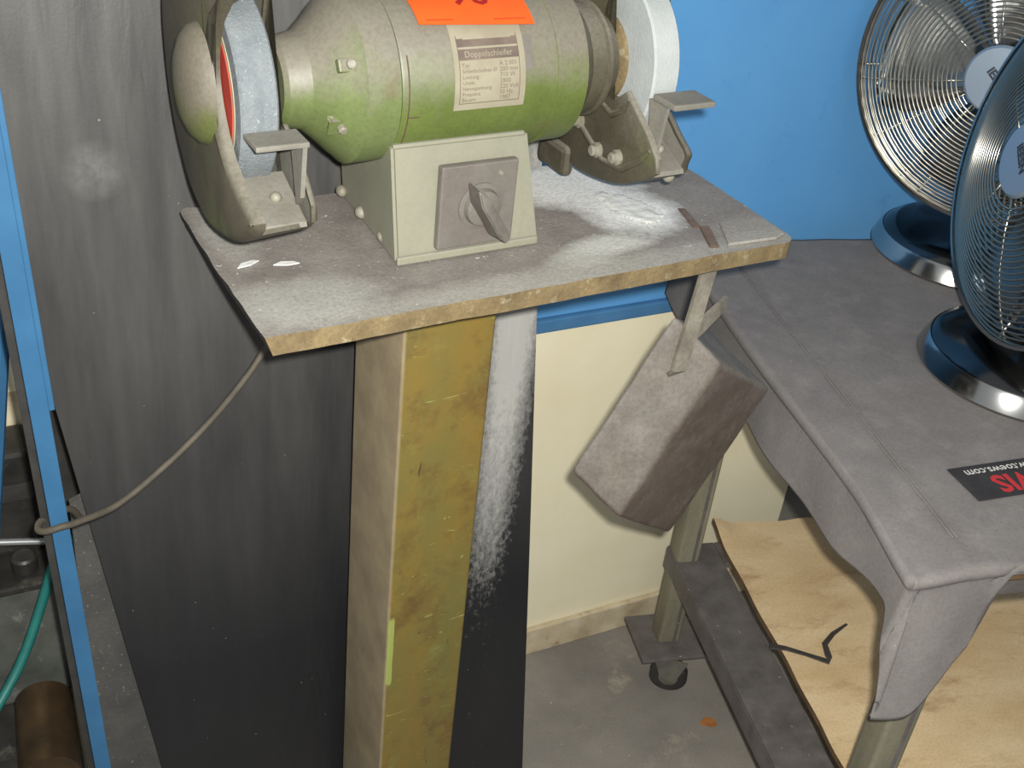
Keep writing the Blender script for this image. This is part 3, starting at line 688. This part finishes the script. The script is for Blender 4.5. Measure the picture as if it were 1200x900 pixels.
# board frame: origin at lower left, x along the wall direction, z up, leaning back a little
bd = empty('t', (0, 0, 0)); bpy.data.objects.remove(bd)
LEAN = math.atan2(0.075, 1.13)
BM = Matrix.Translation(WD*0.115 + WN*1.055) @ Matrix.Rotation(WYAW, 4, 'Z') @ Matrix.Rotation(-LEAN, 4, 'X')
BMi = BM.inverted()
def board_poly(name, pts, m, th, y0=0.0, nx=44, nz=60, wav=0.0012):
    # pts: bottom-left, bottom-right, top-right, top-left in board frame (x, z)
    bm = bmesh.new(); F = {}; B = {}
    for i in range(nx+1):
        for j in range(nz+1):
            u, v = i/nx, j/nz
            p = Vector(pts[0])*(1-u)*(1-v)+Vector(pts[1])*u*(1-v)+Vector(pts[2])*u*v+Vector(pts[3])*(1-u)*v
            y = y0 + noise.noise((p.x*7, p.y*3, 2.2))*wav
            F[i, j] = bm.verts.new((p.x, y, p.y)); B[i, j] = bm.verts.new((p.x, y+th, p.y))
    for i in range(nx):
        for j in range(nz):
            bm.faces.new((F[i, j], F[i+1, j], F[i+1, j+1], F[i, j+1])); bm.faces.new((B[i, j+1], B[i+1, j+1], B[i+1, j], B[i, j]))
    ed = [(i, 0) for i in range(nx)] + [(nx, j) for j in range(nz)] + [(i, nz) for i in range(nx, 0, -1)] + [(0, j) for j in range(nz, 0, -1)]
    for a, b in zip(ed, ed[1:]+ed[:1]): bm.faces.new((F[a], B[a], B[b], F[b]))
    return from_bm(name, bm, m, None, True, 50)
BOARD_PTS = [(0.075, 0.003), (0.601, 0.003), (0.498, 1.8), (-0.140, 1.8)]

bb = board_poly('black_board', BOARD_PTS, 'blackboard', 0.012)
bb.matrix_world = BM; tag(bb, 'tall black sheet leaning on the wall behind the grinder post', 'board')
gp = board_poly('grey_panel', [(-0.050, 0.003), (0.16, 0.003), (0.16, 0.84), (-0.030, 0.76)], 'greypanel', 0.010, 0.03, 8, 16)
gp.matrix_world = BM; tag(gp, 'short grey speckled panel half hidden behind the tall black sheet', 'panel')

# ------------------------------------------------------------------ blue steel frame at the left
fx, fy = -0.4243, 0.9098
fr = empty('blue_steel_frame', (fx, fy, 0), rot=(0, -0.0248, WYAW))
tag(fr, 'blue painted steel frame upright at the left of the black sheet', 'frame')
def angle(name, z0, z1, m, parent, w1=0.0175, w2=0.02, t=0.004, off=(0, 0)):
    bm = bmesh.new(); x, y = off
    add_box(bm, (x-w1/2, y, z0), (x+w1/2, y+t, z1), 0.0008); add_box(bm, (x-w1/2, y+t-0.0005, z0), (x-w1/2+t, y+w2, z1), 0.0008)
    return from_bm(name, bm, m, parent)
angle('upright', 0.0, 1.75, 'bframe', fr)
box('side_flange', (0.0087, 0.001, 0.978), (0.0140, 0.006, 1.75), 'bframe', fr, 0.0008)
box('rear_strip', (-0.0165, 0.012, 0.0), (-0.0090, 0.020, 1.75), 'rubber', fr, 0.0008)
tube('brace', [(-0.085, 0.20, 0.60), (-0.040, 0.20, 0.83), (0.02, 0.20, 1.15)], 0.010, 'bframe', fr, 8)
box('foot', (-0.02, -0.005, 0.0), (0.02, 0.035, 0.008), 'bframe', fr, 0.001)

# ------------------------------------------------------------------ power cable from under the plate to the frame
cp = [(-0.17, 1.03, 1.075), (-0.235, 1.062, 1.030), (-0.266, 1.058, 0.980), (-0.283, 1.042, 0.952), (-0.315, 1.018, 0.909), (-0.353, 0.985, 0.870), (-0.394, 0.938, 0.843), (-0.420, 0.898, 0.848), (-0.432, 0.882, 0.852), (-0.447, 0.878, 0.847), (-0.4585, 0.885, 0.842), (-0.462, 0.905, 0.838), (-0.448, 0.935, 0.830), (-0.445, 0.955, 0.80)]
def spline(P, n=6):
    P = [Vector(p) for p in P]; out = []
    for i in range(len(P)-1):
        a, b, c, d = P[max(i-1, 0)], P[i], P[i+1], P[min(i+2, len(P)-1)]
        for k in range(n):
            t = k/n; out.append(0.5*((2*b)+(c-a)*t+(2*a-5*b+4*c-d)*t*t+(3*b-a-3*c+d)*t**3))
    out.append(P[-1]); return out
cb = tube('power_cable', spline(cp), 0.0036, 'cable', None, 10)
tag(cb, 'dirty grey cable sagging from under the plate to the blue frame', 'cable')

# ------------------------------------------------------------------ machine parts behind the frame at the left edge
LM = Matrix.Rotation(WYAW, 4, 'Z')      # x along the wall, y away from the camera (distance), z up
def lp(e, d, z): return LM @ Vector((e, d, z))
mb = empty('machine_bed', lp(0, 1.2, 0), WYAW)
tag(mb, 'oily dark machine bed behind the blue frame', 'machine')
box('bed_base', (-0.36, -0.10, 0.0), (0.055, 0.15, 0.36), 'steel', mb, 0.006)
box('bed_way', (-0.36, 0.03, 0.361), (0.070, 0.15, 0.560), 'bedtop', mb, 0.006)
box('bed_edge', (-0.36, 0.022, 0.5605), (0.072, 0.15, 0.572), 'steel', mb, 0.003)
box('carriage', (-0.36, 0.085, 0.573), (0.060, 0.15, 0.735), 'steel', mb, 0.008)
box('gap_shade_box', (0.075, 0.085, 0.40), (0.15, 0.15, 0.90), 'rubber', mb, 0.004)  # black box added to stand in for the shadowed gap beside the board
box('carriage_slot', (-0.36, 0.078, 0.665), (0.055, 0.0845, 0.690), 'rubber', mb, 0.001)
for x in (-0.045, 0.030): lathe('bed_bolt', [(0.5725, 0.016), (0.592, 0.016), (0.595, 0.013)], 'steel', mb, 'z', (x, 0.055, 0), 16)
rl = tube('steel_roller', [lp(0.024, 1.185, 0.400), lp(0.014, 1.055, 0.402)], 0.036, 'roller', None, 28)
tag(rl, 'browned steel roller lying on the machine bed', 'roller')
rd = tube('steel_rod', [lp(-0.3, 1.235, 0.712), lp(0.006, 1.235, 0.640), lp(0.062, 1.235, 0.626)], 0.0045, 'rod', None, 12)
tag(rd, 'bright steel rod lying level behind the blue frame', 'rod')
hs = tube('teal_hose', spline([lp(0.085, 1.20, 0.655), lp(0.062, 1.195, 0.622), lp(0.040, 1.185, 0.570), lp(0.012, 1.165, 0.515), lp(-0.021, 1.14, 0.475), lp(-0.09, 1.08, 0.42)]), 0.0062, 'hose', None, 12)
tag(hs, 'teal rubber hose curving down past the blue frame', 'hose')
cbx = empty('cream_cabinet', lp(-0.16, 1.30, 0.0), WYAW)
tag(cbx, 'cream cabinet standing behind the machine bed at the left edge', 'cabinet')
box('cabinet_body', (-0.45, 0.055, 0.0), (0.235, 0.065, 1.9), 'cream', cbx, 0.002)
box('door', (-0.44, 0.053, 0.79), (0.230, 0.0548, 1.88), 'cream', cbx, 0.0008)
box('kick_plate', (-0.44, 0.053, 0.02), (0.230, 0.0548, 0.78), 'creambase', cbx, 0.0008)

# ------------------------------------------------------------------ work bench on casters (frame T: x to the right, y back, z up from floor)
TY = math.radians(16); TO = Vector((0.28, 1.519, 0))
tb = empty('work_trolley', TO, TY)
tag(tb, 'steel work trolley on casters with a black angle iron lower frame', 'trolley')
TH = 0.866
box('table_board', (0.014, -0.580, TH-0.036), (1.25, 0.165, TH-0.017), 'woodedge', tb, 0.002)
for lx in (0.085, 1.18):
    for ly in (0.075, -0.545):
        if lx > 1 and ly < 0: pass
        bm = bmesh.new(); add_box(bm, (lx-0.021, ly-0.021, 0.096), (lx+0.021, ly+0.021, TH-0.0365), 0.006, None, 3)
        lg = from_bm('leg', bm, 'legm', tb, True, 40)
        box('weld_seam', (lx+0.006, ly-0.0218, 0.10), (lx+0.012, ly-0.0195, TH-0.04), 'frame', lg, 0.0006)
        c_ = box('caster_plate', (lx-0.062, ly-0.058, 0.088), (lx+0.062, ly+0.058, 0.0955), 'frame', tb, 0.0015)
        q = Matrix.Translation((lx+0.004, ly-0.040, 0.036)) @ Matrix.Rotation(math.radians(-25), 4, 'Z')
        bm = bmesh.new(); add_lathe(bm, [(-0.012, 0.022), (-0.012, 0.031), (-0.008, 0.0355), (0.008, 0.0355), (0.012, 0.031), (0.012, 0.022)], 'y', (0, 0, 0), 36); bm.transform(q)
        from_bm('caster_tyre', bm, 'rubber', c_, True, 40)
        bm = bmesh.new(); add_lathe(bm, [(-0.0135, 0.006), (-0.0135, 0.012), (-0.011, 0.022), (0.011, 0.022), (0.0135, 0.012), (0.0135, 0.006)], 'y', (0, 0, 0), 28); bm.transform(q)
        from_bm('caster_hub', bm, 'casterhub', c_, True, 40)
        for sy in (-1, 1):
            bm = bmesh.new()
            P = [(-0.012, -0.006), (0.012, -0.006), (0.030, 0.052), (-0.034, 0.052)]
            a_ = [bm.verts.new((x, sy*0.0155, z)) for x, z in P]; b_ = [bm.verts.new((x, sy*0.0180, z)) for x, z in P]
            bm.faces.new(a_); bm.faces.new(list(reversed(b_)))
            for i in range(4): bm.faces.new((a_[i], a_[(i+1) % 4], b_[(i+1) % 4], b_[i]))
            bm.transform(q); from_bm('caster_fork', bm, 'casterhub', c_)
SH = 0.298
def rail(name, lo, hi, lip):
    bm = bmesh.new(); add_box(bm, lo, hi, 0.0015); add_box(bm, lip[0], lip[1], 0.0015); return from_bm(name, bm, 'frame', tb)
rail('shelf_rail', (0.062, -0.60, SH-0.006), (0.150, 0.10, SH), ((0.062, -0.60, SH-0.045), (0.068, 0.10, SH-0.0065)))
rail('shelf_rail', (1.12, -0.60, SH-0.006), (1.20, 0.10, SH), ((1.194, -0.60, SH-0.045), (1.20, 0.10, SH-0.0065)))
rail('shelf_rail', (0.151, 0.040, SH-0.006), (1.119, 0.10, SH), ((0.151, 0.094, SH-0.045), (1.119, 0.10, SH-0.0065)))
rail('shelf_rail', (0.151, -0.60, SH-0.006), (1.119, -0.53, SH), ((0.151, -0.60, SH-0.045), (1.119, -0.594, SH-0.0065)))
for y0 in (0.062, -0.558): box('apron_rail', (0.107, y0, TH-0.080), (1.158, y0+0.026, TH-0.0365), 'frame', tb, 0.002)
for x0 in (0.072, 1.167): box('apron_rail', (x0, -0.523, TH-0.080), (x0+0.026, 0.053, TH-0.0365), 'frame', tb, 0.002)

# plywood sheet on the lower frame
pb = empty('plywood_shelf', TO + Vector((0, 0, SH)), TY)
tag(pb, 'scuffed plywood sheet lying on the lower frame of the trolley', 'plywood')
def ply():
    bm = bmesh.new(); nx, ny = 70, 50; F = {}; B = {}
    for i in range(nx+1):
        for j in range(ny+1):
            u, v = i/nx, j/ny
            xl = 0.158 + 0.004*noise.noise((v*7, 0, 0)) + (0.028 if v > 0.985 else 0)*0
            x = xl + (1.10-xl)*u; y = -0.525 + v*(0.660 + 0.012*noise.noise((u*11, 3, 0)))
            h = 0.0015*noise.noise((x*9, y*9, 0)) + 0.016*smoothstep(0.045, 0.0, u)*smoothstep(0.88, 1.0, v)
            # leave room for the front left leg
            F[i, j] = bm.verts.new((x, y, 0.0125+h)); B[i, j] = bm.verts.new((x, y, 0.002+h))
    for i in range(nx):
        for j in range(ny):
            bm.faces.new((F[i, j], F[i+1, j], F[i+1, j+1], F[i, j+1])); bm.faces.new((B[i, j+1], B[i+1, j+1], B[i+1, j], B[i, j]))
    ed = [(i, 0) for i in range(nx)] + [(nx, j) for j in range(ny)] + [(i, ny) for i in range(nx, 0, -1)] + [(0, j) for j in range(ny, 0, -1)]
    for a, b in zip(ed, ed[1:]+ed[:1]):
        f = bm.faces.new((F[a], B[a], B[b], F[b])); f.material_index = 1
    return bm
from_bm('sheet', ply(), ['wood', 'woodedge'], pb, True, 50)
def flat_strip(name, pts, wd_, z0, th, m, parent):
    pts = [Vector(p) for p in pts]; bm = bmesh.new(); R_ = []
    for i, p in enumerate(pts):
        t = (pts[min(i+1, len(pts)-1)]-pts[max(i-1, 0)]).normalized(); n_ = Vector((-t.y, t.x)); ww = wd_[i]/2
        R_.append([bm.verts.new((*(p-n_*ww), z0)), bm.verts.new((*(p+n_*ww), z0)), bm.verts.new((*(p+n_*ww*0.8), z0+th)), bm.verts.new((*(p-n_*ww*0.8), z0+th))])
    for A, B in zip(R_[:-1], R_[1:]):
        for k in range(4): bm.faces.new((A[k], A[(k+1) % 4], B[(k+1) % 4], B[k]))
    bm.faces.new(R_[0]); bm.faces.new(list(reversed(R_[-1])))
    return from_bm(name, bm, m, parent)
flat_strip('dark_crack', [(0.142, -0.171), (0.168, -0.180), (0.195, -0.196), (0.226, -0.216), (0.232, -0.205), (0.238, -0.178), (0.262, -0.158), (0.296, -0.140)], [0.014, 0.010, 0.008, 0.012, 0.012, 0.010, 0.008, 0.004], 0.0135, 0.002, 'charcoal', pb)

# grey canvas cover on the trolley
def cloth_mesh():
    NS, NTt = 120, 150; bm = bmesh.new(); g = {}
    W0, BK, FR = 1.27, 0.178, -0.592
    rr = 0.005
    def left_over(t):      # length of the left flap along the side
        a = 0.098 + 0.003*math.sin(t*17)
        return a - 0.034*smoothstep(-0.44, -0.57, t) + 0.055*smoothstep(-0.565, -0.60, t)
    def front_over(s):
        return 0.105*smoothstep(0.118, 0.098, s) + 0.085*smoothstep(0.105, 0.035, s) + 0.012
    def fold(d):           # distance past an edge -> (out, down) with a rounded fold
        if d <= 0: return 0.0, 0.0
        q = rr*PI/2
        if d < q: a = d/rr; return rr*math.sin(a), rr*(1-math.cos(a))
        return rr - 0.007*smoothstep(0.004, 0.012, d-q) + max(0, d-q-0.012)*0.09, rr + (d-q)
    for i in range(NS+1):
        for j in range(NTt+1):
            v = j/NTt
            # t runs from the back to the front hem, s from the left hem to the right edge
            u = i/NS
            if j <= 110: t = BK + (FR-BK)*(j/110); dt = 0.0
            else: t = FR; dt = (j-110)/40
            if i <= 30: s = 0.0; ds = left_over(t)*(1-i/30)
            else: s = (i-30)/90; s = W0*(0.25*s+0.75*s*s*0.6+0.3*s*s*s*0.667+0.0) if False else W0*(s**1.6); ds = 0.0
            dt = dt*front_over(s)
            if ds > 0 and dt > 0:
                dt *= 1 - 0.30*(ds/left_over(t))
                d = (ds**2.6 + dt**2.6)**(1/2.6); ang = math.atan2(dt, ds)      # corner drapes in a cone
                o_, dn = fold(d)
                k = math.sin(2*ang)
                o2 = o_ + 0.016*k*smoothstep(0.0, 0.15, d)
                x = -o2*math.cos(ang) + 0.010*k; y = FR - o2*math.sin(ang)*0.9
                z = -dn
            elif ds > 0:
                o_, dn = fold(ds); x = -o_; y = t; z = -dn
                x += 0.0025*math.sin(t*34+1)*smoothstep(0.02, 0.1, ds) + 0.003*math.sin(t*11)
            elif dt > 0:
                o_, dn = fold(dt); x = s; y = FR - o_; z = -dn
                y -= 0.006*math.sin(s*40)*smoothstep(0.02, 0.1, dt)
            else:
                x, y, z = s, t, 0.0
                z += 0.0016*noise.noise((x*14, y*14, 1))*smoothstep(0, 0.03, s) + 0.0008*noise.noise((x*40, y*40, 5))
                # double hem: a slightly raised stitched band along the left edge
                z += 0.0022*smoothstep(0.075, 0.070, s)
                # the front left corner sags
                z -= 0.012*smoothstep(-0.45, -0.60, t)*smoothstep(0.10, 0.0, s)
            if ds > 0 or dt > 0:
                z -= 0.012*smoothstep(-0.45, -0.60, y)*smoothstep(0.10, 0.0, max(x, 0)); z += 0.0022 if ds > 0 or s < 0.07 else 0
            g[i, j] = bm.verts.new((x, y, z))
    for i in range(NS):
        for j in range(NTt): bm.faces.new((g[i, j], g[i, j+1], g[i+1, j+1], g[i+1, j]))
    return bm
cv = empty('bench_cover', TO + Vector((0, 0, TH+0.001)), TY)
tag(cv, 'grey canvas cover draped over the work trolley', 'cloth')
co = from_bm('canvas', cloth_mesh(), 'cloth', cv, True)
sd = co.modifiers.new('thickness', 'SOLIDIFY'); sd.thickness = 0.002; sd.offset = 1.0
pc = empty('t', (0, 0, 0)); bpy.data.objects.remove(pc)
def stitch(pts, name='stitched_seam'):
    bm = bmesh.new(); add_tube(bm, pts, 0.0009, 6); return from_bm(name, bm, 'cloth', cv, True)
stitch([(0.0715, 0.17-0.02*k, 0.0042) for k in range(37)])
stitch([(0.0660, 0.17-0.02*k, 0.0052) for k in range(37)])
pa = Matrix.Translation((0.131, -0.432, 0.0035)) @ Matrix.Rotation(math.radians(6.5), 4, 'Z')
bm = bmesh.new(); add_box(bm, (-0.004, -0.060, 0.0), (0.17, 0.0, 0.0016), 0.0005); bm.transform(pa)
pt = from_bm('woven_patch', bm, 'patch', cv, label='black woven label patch with red and white lettering')
def pw_(x0, y0):
    m_ = pa @ Matrix.Translation((x0, y0, 0.0021)) @ Matrix.Rotation(PI, 4, 'Z')
    return lambda x, y: m_ @ Vector((x, y, 0))
join_meshes('white_lettering', [text_mesh('www.toews.com', 0.017, pw_(0.128, -0.013), bold=0.0002)], 'white_ink', pt)
join_meshes('red_lettering', [text_mesh('SWIS', 0.042, pw_(0.128, -0.037), bold=0.0012)], 'red_ink', pt)

# ------------------------------------------------------------------ chrome fans
def fan(loc, yaw, tilt, label, R=0.226, hz=0.285, fwd=0.0):
    root = empty('chrome_fan', loc, 0); tag(root, label, 'fan', 'chrome fans on the canvas cover')
    lathe('base', [(0.002, 0.12), (0.004, 0.130), (0.0285, 0.129), (0.030, 0.128), (0.0305, 0.1275), (0.036, 0.122), (0.045, 0.104), (0.054, 0.076), (0.059, 0.046), (0.061, 0.024), (0.070, 0.018)], 'chromed', root, 'z', seg=72, sharp=30)
    lathe('base_rim', [(0.0, 0.124), (0.0, 0.140), (0.004, 0.142), (0.024, 0.134), (0.029, 0.1305), (0.029, 0.1295)], 'chrome', root, 'z', seg=72, sharp=30, cap=False)
    tube('column', [(0, 0, 0.05), (0, 0, hz-0.03)], 0.013, 'chrome', root, 20)
    hd = Matrix.Translation((0, 0, hz)) @ Matrix.Rotation(yaw, 4, 'Z') @ Matrix.Rotation(tilt, 4, 'Y') @ Matrix.Translation((fwd, 0, 0))
    # head frame: x is the direction the fan faces
    def put(o): o.matrix_local = hd; return o
    put(lathe('motor_pod', [(-0.085-fwd, 0.01), (-0.083-fwd, 0.032), (-0.070-fwd, 0.046), (-0.02, 0.052), (0.0, 0.050), (0.004, 0.02), (0.03, 0.010)], 'chrome', root, 'x', seg=36))
    put(lathe('pivot', [(-0.022, 0.0), (-0.022, 0.016), (0.022, 0.016), (0.022, 0.0)], 'chrome', root, 'y', (-0.0-fwd, 0, -0.045), 20, cap=False))
    def prof(f, front):       # ring radius fraction -> axial position
        return (0.105 - 0.055*f**2.6) if front else (0.0 + 0.046*f**2.2)
    for front in (True, False):
        bm = bmesh.new(); n = 24 if front else 18
        for k in range(n):
            f = (0.27 + 0.72*k/(n-1)) if front else (0.30 + 0.69*k/(n-1))
            a = prof(f, front)
            add_tube(bm, [(a, R*f*math.cos(2*PI*q/56), R*f*math.sin(2*PI*q/56)) for q in range(56)], 0.0016, 5, closed=True)
        for q in range(8 if front else 12):
            t = 2*PI*(q+0.35)/(8 if front else 12)
            add_tube(bm, [(prof(f, front)-(0.002 if front else -0.002), R*f*math.cos(t), R*f*math.sin(t)) for f in (0.2, 0.4, 0.6, 0.75, 0.88, 0.96, 1.0)], 0.0017, 5)
        put(from_bm('front_grille' if front else 'rear_grille', bm, 'chromew', root, True))
    bm = bmesh.new(); add_lathe(bm, [(0.040, R-0.001), (0.040, R+0.0035), (0.056, R+0.0035), (0.056, R-0.001), (0.040, R-0.001)], 'x', (0, 0, 0), 72, cap=False)
    put(from_bm('grille_rim', bm, 'chrome', root, True, 40))
    bd_ = put(lathe('badge', [(0.098, 0.0), (0.098, 0.047), (0.104, 0.048), (0.1075, 0.0445), (0.108, 0.0)], 'badge', root, 'x', seg=48, cap=False, label='blue-grey round centre badge'))
    tm = text_mesh('IEESN', 0.016, lambda x, y: Vector((0.1085, 0, 0)) + Matrix.Rotation(math.radians(-38), 3, 'X') @ Vector((0, x, y)), 'CENTER', 0.0008)
    join_meshes('badge_lettering', [tm], 'badgeink', bd_)
    for q in range(4):
        bm = bmesh.new(); G_ = {}
        for i in range(9):
            for j in range(7):
                rr_ = 0.03 + (R*0.86-0.03)*i/8; sp = math.radians(20+26*math.sin(PI*(0.25+0.6*i/8)))*(j/6-0.5)*2*0.85
                tw_ = (j/6-0.5)*(0.052-0.016*i/8)
                t = 2*PI*q/4 + sp
                G_[i, j] = bm.verts.new((0.052+tw_, rr_*math.cos(t), rr_*math.sin(t)))
        for i in range(8):
            for j in range(6): bm.faces.new((G_[i, j], G_[i+1, j], G_[i+1, j+1], G_[i, j+1]))
        b_ = put(from_bm('blade', bm, 'chrome', root, True)); md = b_.modifiers.new('thickness', 'SOLIDIFY'); md.thickness = 0.0015
    put(lathe('blade_hub', [(0.03, 0.0), (0.03, 0.034), (0.075, 0.032), (0.08, 0.02), (0.081, 0.0)], 'chrome', root, 'x', seg=30, cap=False))
    return root
fan((0.690, 1.400, TH+0.0045), math.radians(188), math.radians(-8), 'nearer chrome fan at the right edge with a blue-grey centre badge')
fan((0.698, 1.762, TH+0.0045), math.radians(238), math.radians(-4), 'farther chrome fan against the blue wall behind the other fan', 0.216, 0.308, 0.030)

# small scrap on the floor
ch = slab('orange_chip', [(-0.016, -0.006), (-0.004, 0.012), (0.014, 0.010), (0.018, -0.004), (0.006, -0.010)], 0.0, 0.002, 'leafm', None, 0.0003)
ch.location = (0.43, 1.50, 0.0005); tag(ch, 'small orange chip on the floor beside the caster', 'chip')

for k, (x, y, rz) in enumerate(((0.028, 0.128, 0.3), (0.062, 0.118, -0.2))):
    fk = slab('paint_flake', [(-0.012, -0.002), (-0.004, 0.004), (0.008, 0.003), (0.013, -0.001), (0.002, -0.004)], 0.0, 0.0012, 'powder', None, 0.0002)
    fk.matrix_world = GM @ Matrix.Translation((x, y, 0.0016)) @ Matrix.Rotation(rz, 4, 'Z')
    tag(fk, ('white paint flake nearest the left edge of the steel plate', 'white paint flake on the plate in front of the left tool rest')[k], 'flake', 'paint flakes on the steel plate')
